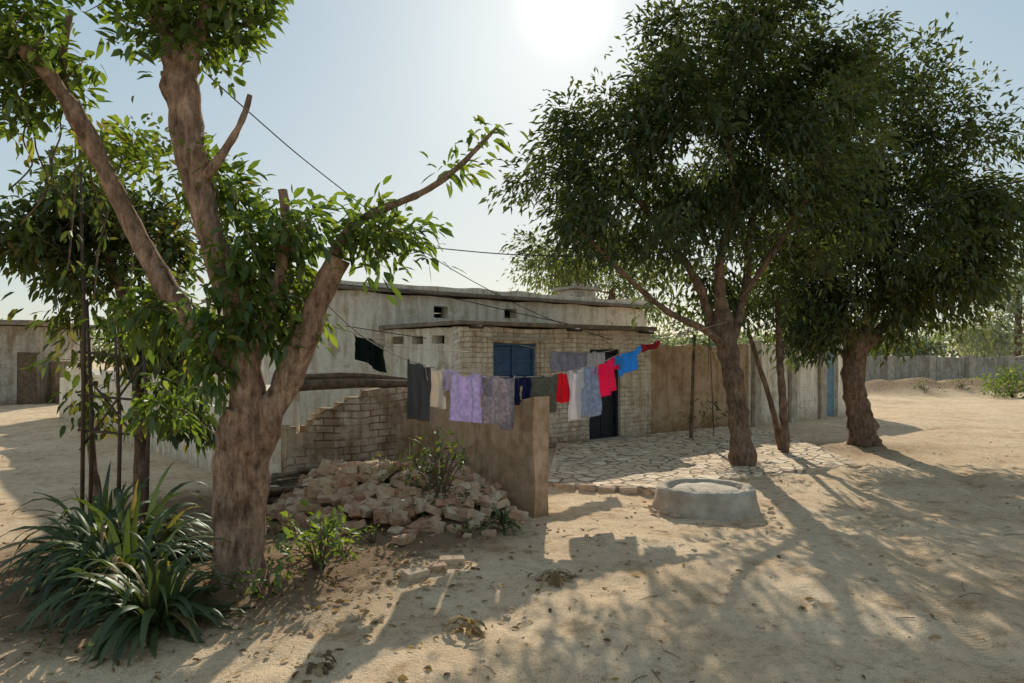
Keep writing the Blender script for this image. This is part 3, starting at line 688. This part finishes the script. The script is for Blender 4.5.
# ================================================================ PLANTS
def strap(name,x,y,n,L,w,mat,base_r=.08,elev=(.3,1.45),drop=1.0):
    V=[];Fc=[];C=[]
    for k in range(n):
        az=rnd(0,6.283); el=rnd(*elev); ln=L*rnd(.6,1.1); wd=w*rnd(.75,1.2); seg=10; dk=drop*rnd(.6,1.5)
        p=Vector((x+math.cos(az)*rnd(0,base_r),y+math.sin(az)*rnd(0,base_r),g(x,y)+rnd(0,.08)))
        d=Vector((math.cos(az)*math.cos(el),math.sin(az)*math.cos(el),math.sin(el)))
        side=Vector((-math.sin(az),math.cos(az),0)); tw=rnd(-.5,.5); n0=len(V); c=rnd(0,1)
        for i in range(seg+1):
            t=i/seg; ww=wd*.5*(.55+.9*t if t<.45 else (1-t)**.75*1.42)+.001
            nrm=side.cross(d).normalized(); s2=(side*math.cos(tw*t)+nrm*math.sin(tw*t))
            wv=.004*math.sin(i*2.3+k)
            V+= [p-s2*ww+nrm*(ww*.35+wv),p-nrm*ww*.05,p+s2*ww+nrm*(ww*.35-wv)]; C+=[(c,c,c,1)]*3
            if i<seg:
                a=n0+i*3; Fc+=[(a,a+1,a+4,a+3),(a+1,a+2,a+5,a+4)]
            d=(d+Vector((rnd(-.05,.05),rnd(-.05,.05),-1*dk*(.10+.20*t)))).normalized(); p=p+d*(ln/seg)
            if p.z<g(p.x,p.y)+.01: p.z=g(p.x,p.y)+.01
    return mesh(name,V,Fc,mat,None,True,col=C)
L_strap=leafmat('leaf_lily',[(0,(.035,.055,.022)),(.6,(.068,.10,.04)),(.90,(.11,.145,.055)),(.95,(.22,.16,.08)),(1,(.28,.20,.11))],.32,.045)
strap('spider_lily',-2.1,4.42,110,.62,.056,L_strap,.14,drop=1.35)
strap('spider_lily',-2.95,5.6,140,.86,.066,L_strap,.25,drop=1.35)
strap('spider_lily',-2.6,5.0,100,.72,.058,L_strap,.2,drop=1.35)
strap('spider_lily',-3.4,6.2,60,.7,.06,L_strap,.15)
strap('spider_lily',S(503,0,6.75)[0],6.75,30,.27,.028,L_strap,.03)
def shrub(name,x,y,h,r,ncl,per,ls,mat,wr=.42,sig=.05):
    e=empty(name,(x,y,0)); mb=MB(); cl=[]
    for k in range(ncl):
        a=rnd(0,6.28); q=rnd(.1,1)*r; z=h*rnd(.25,1)*(1-.4*q/r); c=Vector((x+q*math.cos(a),y+q*math.sin(a),g(x,y)+z)); cl.append(c)
        b0=Vector((x+rnd(-.03,.03),y+rnd(-.03,.03),g(x,y)-.02)); pts,rad=smoothpath([b0,b0.lerp(c,.55)+Vector((0,0,h*.12)),c],[.008,.006,.003],4); mb.add(*tube_data(pts,rad,5))
    mb.obj('stems',M_bark2,e,True); P,D,Z,V=leaf_clusters(cl,per,sig,ls,.8,Vector((x,y,0)),.1); leaf_obj('leaves',P,D,Z,wr,mat,e,V,True)
shrub('garden_shrub',S(318,0,5.35)[0],5.35,.40,.34,26,9,.085,L_mid)
shrub('garden_shrub',S(272,0,4.9)[0],4.75,.32,.17,10,8,.085,L_mid)
shrub('wild_bush',S(438,0,7.0)[0],7.0,1.0,.38,44,10,.07,L_vine)
shrub('wild_bush',S(415,0,7.3)[0],7.3,.75,.5,30,8,.07,L_vine)
shrub('wild_bush',S(1012,0,29)[0],29,1.2,1.1,50,20,.16,L_mid,sig=.16)
for a,d in ((925,30),(962,31)):
    shrub('weed_clump',S(a,0,d)[0],d,.35,.6,12,9,.12,L_vine,sig=.10)
for a,d,h in ((345,5.7,.16),(295,6.3,.2),(375,6.2,.13),(262,6.6,.25),(470,6.5,.14),(226,7.4,.35)):
    shrub('weed_clump',S(a,0,d)[0],d,h,.14,8,7,.05,L_mid,sig=.03)

# ================================================================ POLES / TRELLIS
tr=empty('bamboo_trellis',(-3.9,7.0,0)); mb=MB()
for a,d,top,bot in ((82,6.9,100,0),(90,7.0,300,0),(118,6.9,320,0),(146,6.8,335,0)):
    q=S(a,top,d); mb.add(*tube_data([(q.x,d,-.05),(q.x+.02,d,q.z*.5),(q.x-.03,d,q.z)],[.02,.018,.014],7))
for b_ in (352,395,430):
    mb.add(*tube_data([S(78,b_,6.95),S(150,b_+6,6.8)],[.012,.012],6))
mb.add(*tube_data([S(80,450,6.95),S(146,360,6.8)],[.012,.012],6)); mb.add(*tube_data([S(82,370,6.95),S(146,450,6.8)],[.012,.012],6))
mb.obj('poles',M_pole,tr,True)
def wire(name,pts,r=.006,sag=.0):
    p,rr=smoothpath(pts,[r]*len(pts),14); mb=MB(); mb.add(*tube_data(p,rr,5)); return mb.obj(name,M_wire,None,True)
wire('power_cable',[S(60,-60,4.5),S(250,113,6.5),S(330,180,8),S(440,262,10.5),S(540,315,13),S(612,340,14.3)],.006)
wire('power_cable',[S(338,284,12.8),S(440,296,13.2),S(540,318,13.9),S(640,338,14.9)],.008)
wire('power_cable',[S(425,247,9),S(520,255,9.3),S(620,255,9.6),S(720,246,9.4),S(850,220,8.8),S(960,196,8.4),S(1100,160,8.4)],.007)
wire('power_cable',[S(345,326,12.6),S(440,340,12.9),S(520,346,13.0)],.007)

# ================================================================ CLOTHES LINE
RP=[(322,300,5.15),(365,338,5.9),(408,360,6.6),(450,371,7.05),(490,376,7.35),(530,377,7.7),(556,374,8.0),(598,364,8.6),(640,346,9.3),(727,322,10.55)]
def R(a):
    xs=[p[0] for p in RP]; return S(a,float(np.interp(a,xs,[p[1] for p in RP])),float(np.interp(a,xs,[p[2] for p in RP])))
cl_line=empty('clothes_line',tuple(R(530)))
mb=MB(); pts,rad=smoothpath([S(*p) for p in RP],[.005]*len(RP),8); mb.add(*tube_data(pts,rad,6)); mb.obj('rope',M_rope,cl_line,True)
def clothmat(name,c,pat=.0):
    m,n,l,b=nm(name); tc=n.new('ShaderNodeTexCoord').outputs['Object']
    f=nz(n,l,tc,26 if pat else 5,4); c2=[x*(1-.15-pat) for x in c]; r=ramp(n,[(.4 if pat else .3,c2),(.6 if pat else .7,c)]); l.new(f,r.inputs[0])
    out=n['Material Output']; l.new(r.outputs[0],b.inputs['Base Color']); b.inputs['Roughness'].default_value=.9; b.inputs['Specular IOR Level'].default_value=.15
    t=n.new('ShaderNodeBsdfTranslucent'); l.new(r.outputs[0],t.inputs['Color']); mx=n.new('ShaderNodeMixShader'); mx.inputs[0].default_value=.40
    l.new(b.outputs[0],mx.inputs[1]); l.new(t.outputs[0],mx.inputs[2]); l.new(mx.outputs[0],out.inputs['Surface'])
    bp=n.new('ShaderNodeBump'); bp.inputs['Strength'].default_value=.4; bp.inputs['Distance'].default_value=.02; l.new(nz(n,l,tc,16,3),bp.inputs['Height']); l.new(bp.outputs[0],b.inputs['Normal'])
    return m
def cloth(name,a0,a1,bb,c,kind='cloth',pat=0,dz=0,off=0,skew=0):
    p0,p1=R(a0),R(a1); d=(p0.y+p1.y)/2; z1=EYE+(357-bb)/F*d; L=(p0.z+p1.z)/2-z1
    nu,nv=30,34; ax=(p1-p0); nr=Vector((ax.y,-ax.x,0)).normalized(); ph=rnd(0,6); fr=rnd(8,13); ph2=rnd(0,6)
    wdt=Vector((ax.x,ax.y,0)).length; amp=min(.038,wdt*.11)
    V=[];Fc=[]
    for j in range(nv+1):
        for i in range(nu+1):
            u=i/nu; v=j/nv
            squeeze=1-.10*v*math.sin(ph)**2+.03*math.sin(v*5+ph2)
            top=p0.lerp(p1,.5+(u-.5)*squeeze+.02*math.sin(v*4+ph)*v)
            sagb=.0 if kind!='cloth' else .06*math.sin(u*5+ph)
            z=top.z-L*v*(1+sagb*v)+.015*(1-v)*math.sin(u*fr*.8+ph)-(.02*4*u*(1-u) if v==0 else 0)
            o=amp*(.35+.65*v)*math.sin(u*fr+ph+v*1.1)+amp*.5*math.sin(u*fr*2.1+ph2-v*1.7)+.012*mn.noise(Vector((u*5+ph*9,v*4,0)))+off
            V.append(Vector((top.x,top.y,z))+nr*o+Vector((skew*v,0,0)))
    for j in range(nv):
        for i in range(nu):
            u=(i+.5)/nu; v=(j+.5)/nv; x=abs(u-.5); keep=True
            if kind=='shirt': keep=(x<.33+.03*v) or (v<.42-.10*(.5-x) and v>.0 and x<=.5 and v>(x-.33)*.25); keep=keep and not(v<.07 and x<.10)
            if kind=='trousers': keep=not(v>.32 and x<.03+.06*v) and x<.5-.05*v
            if kind=='cloth': keep=not (v>.93 and math.sin(u*9+ph)>.3)
            if keep: a=j*(nu+1)+i; Fc.append((a,a+1,a+nu+2,a+nu+1))
    o=mesh(name,V,Fc,clothmat(name+'_fabric',c,pat),cl_line,True)
    so=o.modifiers.new('s','SOLIDIFY'); so.thickness=.004
    return o
cloth('grey_trousers',407,429,420,(.15,.15,.15),'trousers')
cloth('beige_shirt',424,451,408,(.78,.70,.60),'shirt')
cloth('lavender_shirt',442,490,422,(.68,.58,.82),'shirt',.08)
cloth('patterned_shirt',482,514,427,(.54,.47,.50),'cloth',.2,off=.02)
cloth('navy_shorts',509,531,405,(.035,.04,.12),'trousers')
cloth('olive_cloth',529,557,412,(.20,.20,.16),'cloth',.12)
cloth('red_vest',555,569,402,(.75,.03,.05),'cloth')
cloth('white_shirt',566,583,420,(.78,.74,.76),'shirt')
cloth('blue_grey_shirt',578,599,416,(.40,.45,.58),'cloth',.12)
cloth('crimson_shirt',595,621,394,(.85,.03,.15),'shirt')
cloth('blue_shirt',612,641,373,(.06,.34,.76),'shirt')
cloth('maroon_cloth',640,660,350,(.36,.03,.04),'cloth')
# second, farther line
RP=[(545,350,10.5),(560,352,10.8),(605,352,11.6)]
mb=MB(); pts,rad=smoothpath([S(520,345,10.0),S(560,352,10.8),S(605,352,11.6),S(640,340,12.3),S(700,330,14)],[.005]*5,8); mb.add(*tube_data(pts,rad,6)); mb.obj('rear_rope',M_rope,cl_line,True)
cloth('grey_dupatta',552,588,372,(.34,.34,.40),'cloth',.12)
cloth('grey_towel',588,604,370,(.48,.48,.50),'cloth')
RP=[(352,332,7.2),(386,346,7.4)]
cloth('black_cloth',355,384,366,(.012,.025,.02),'cloth')
mb=MB(); mb.add(*tube_data([S(330,326,6.8),S(352,332,7.2),S(386,346,7.4),S(470,352,9)],[.004]*4,6)); mb.obj('short_rope',M_rope,cl_line,True)

# ================================================================ GROUND CLUTTER
N=1500; M_=380; x=np.concatenate([rng.normal(-1.9,1.2,N),rng.uniform(-4,7,M_)]); y=np.concatenate([rng.normal(5.5,1.1,N),rng.uniform(2.2,15,M_)])
P=np.stack([x,y,gz(x,y)+.008],1); D=rng.normal(0,1,(len(x),3)); D[:,2]=rng.uniform(-.05,.2,len(x))
leaf_obj('fallen_leaves',P,D,rng.uniform(.025,.075,len(x)),.42,L_dry,None,None,True)
mb=MB()
for k in range(1100):
    y=2.3+12*random.random()**1.5; x=rnd(-.75,.8)*y; s_=rnd(.006,.020)*(2 if random.random()<.06 else 1)
    mb.box(Matrix.Translation((x,y,g(x,y)+s_*.2))@Matrix.Rotation(rnd(0,6),4,'Z')@Matrix.Rotation(rnd(-.5,.5),4,'X'),s_*1.4,s_,s_*.7,s_*.2,rnd(.75,1))
mb.obj('pebbles',M_brickpile,None,bevel=.003)
mb=MB()
for k in range(110):
    y=2.3+10*random.random()**1.3; x=rnd(-.7,.75)*y; a=rnd(0,6); L=rnd(.05,.22); 
    p=[Vector((x+math.cos(a)*L*t,y+math.sin(a)*L*t+.02*math.sin(t*5),0)) for t in (0,.5,1)]
    for q in p: q.z=g(q.x,q.y)+.006
    mb.add(*tube_data(p,[.003,.0025,.0015],4))
mb.obj('twig_litter',M_bark2,None)
for (a,b_,L) in ((553,582,.26),(468,629,.17),(318,662,.12)):
    d=1192/(b_-357); strap('dry_frond',S(a,0,d)[0],d,18,L,.03,L_dry,.05,(.05,.5),1.6)

# ================================================================ LIGHT, SKY, CAMERA
sun_az=math.atan2(565-512,F); sun_el=math.atan2(357-2,F/math.cos(sun_az)*1.0)
sd=Vector((math.sin(sun_az)*math.cos(sun_el),math.cos(sun_az)*math.cos(sun_el),math.sin(sun_el)))
ld=bpy.data.lights.new('sun','SUN'); ld.energy=5; ld.angle=math.radians(.53); ld.color=(1,.92,.78)
lo=bpy.data.objects.new('sun',ld); lo.rotation_euler=sd.to_track_quat('Z','Y').to_euler(); lo.location=(5,20,20); sc.collection.objects.link(lo)
w=bpy.data.worlds.new('World'); sc.world=w; w.use_nodes=True; n=w.node_tree.nodes; l=w.node_tree.links
bg=n['Background']; sk=n.new('ShaderNodeTexSky'); sk.sky_type='NISHITA'; sk.sun_disc=False
sk.sun_elevation=sun_el; sk.sun_rotation=sun_az; sk.dust_density=.6; sk.air_density=1.0; sk.ozone_density=1.5
gm=n.new('ShaderNodeGamma'); gm.inputs['Gamma'].default_value=.5; l.new(sk.outputs[0],gm.inputs['Color'])
hs=n.new('ShaderNodeHueSaturation'); hs.inputs['Saturation'].default_value=1.3; l.new(gm.outputs[0],hs.inputs['Color'])
l.new(hs.outputs[0],bg.inputs['Color']); bg.inputs['Strength'].default_value=.15
# haze veil (elevation only) + solar disc and aureole, as functions of true sky direction
tc=n.new('ShaderNodeTexCoord'); dp=n.new('ShaderNodeVectorMath'); dp.operation='DOT_PRODUCT'; dp.inputs[1].default_value=sd
nv_=n.new('ShaderNodeVectorMath'); nv_.operation='NORMALIZE'; l.new(tc.outputs['Generated'],nv_.inputs[0]); l.new(nv_.outputs[0],dp.inputs[0])
sz=n.new('ShaderNodeSeparateXYZ'); l.new(nv_.outputs[0],sz.inputs[0])
hr=ramp(n,[(0,(.29,.31,.28)),(.4,(.16,.24,.265)),(.7,(.18,.22,.23)),(1,(.20,.23,.24))]); l.new(sz.outputs[2],hr.inputs[0])
bg3=n.new('ShaderNodeBackground'); l.new(hr.outputs[0],bg3.inputs['Color'])
mx=n.new('ShaderNodeMath'); mx.operation='MAXIMUM'; mx.inputs[1].default_value=0; l.new(dp.outputs['Value'],mx.inputs[0])
def pw(e,a):
    p=n.new('ShaderNodeMath'); p.operation='POWER'; p.inputs[1].default_value=e; l.new(mx.outputs[0],p.inputs[0])
    q=n.new('ShaderNodeMath'); q.operation='MULTIPLY'; q.inputs[1].default_value=a; l.new(p.outputs[0],q.inputs[0]); return q.outputs[0]
ad=n.new('ShaderNodeMath'); ad.operation='ADD'; l.new(pw(2300,5.0),ad.inputs[0]); l.new(pw(60,.18),ad.inputs[1])
bg2=n.new('ShaderNodeBackground'); bg2.inputs['Color'].default_value=(1,.95,.82,1); l.new(ad.outputs[0],bg2.inputs['Strength'])
ash=n.new('ShaderNodeAddShader'); l.new(bg.outputs[0],ash.inputs[0]); l.new(bg2.outputs[0],ash.inputs[1])
ash2=n.new('ShaderNodeAddShader'); l.new(ash.outputs[0],ash2.inputs[0]); l.new(bg3.outputs[0],ash2.inputs[1]); l.new(ash2.outputs[0],n['World Output'].inputs['Surface'])

cam=bpy.data.cameras.new('camera'); cam.sensor_width=36; cam.lens=F/1024*36; cam.shift_y=(357-341.5)/1024; cam.clip_end=2000; cam.clip_start=.05
co=bpy.data.objects.new('camera',cam); co.location=(0,0,EYE); co.rotation_euler=(math.radians(90),0,0); sc.collection.objects.link(co); sc.camera=co
sc.view_settings.view_transform='Standard'; sc.view_settings.look='None'; sc.view_settings.exposure=0
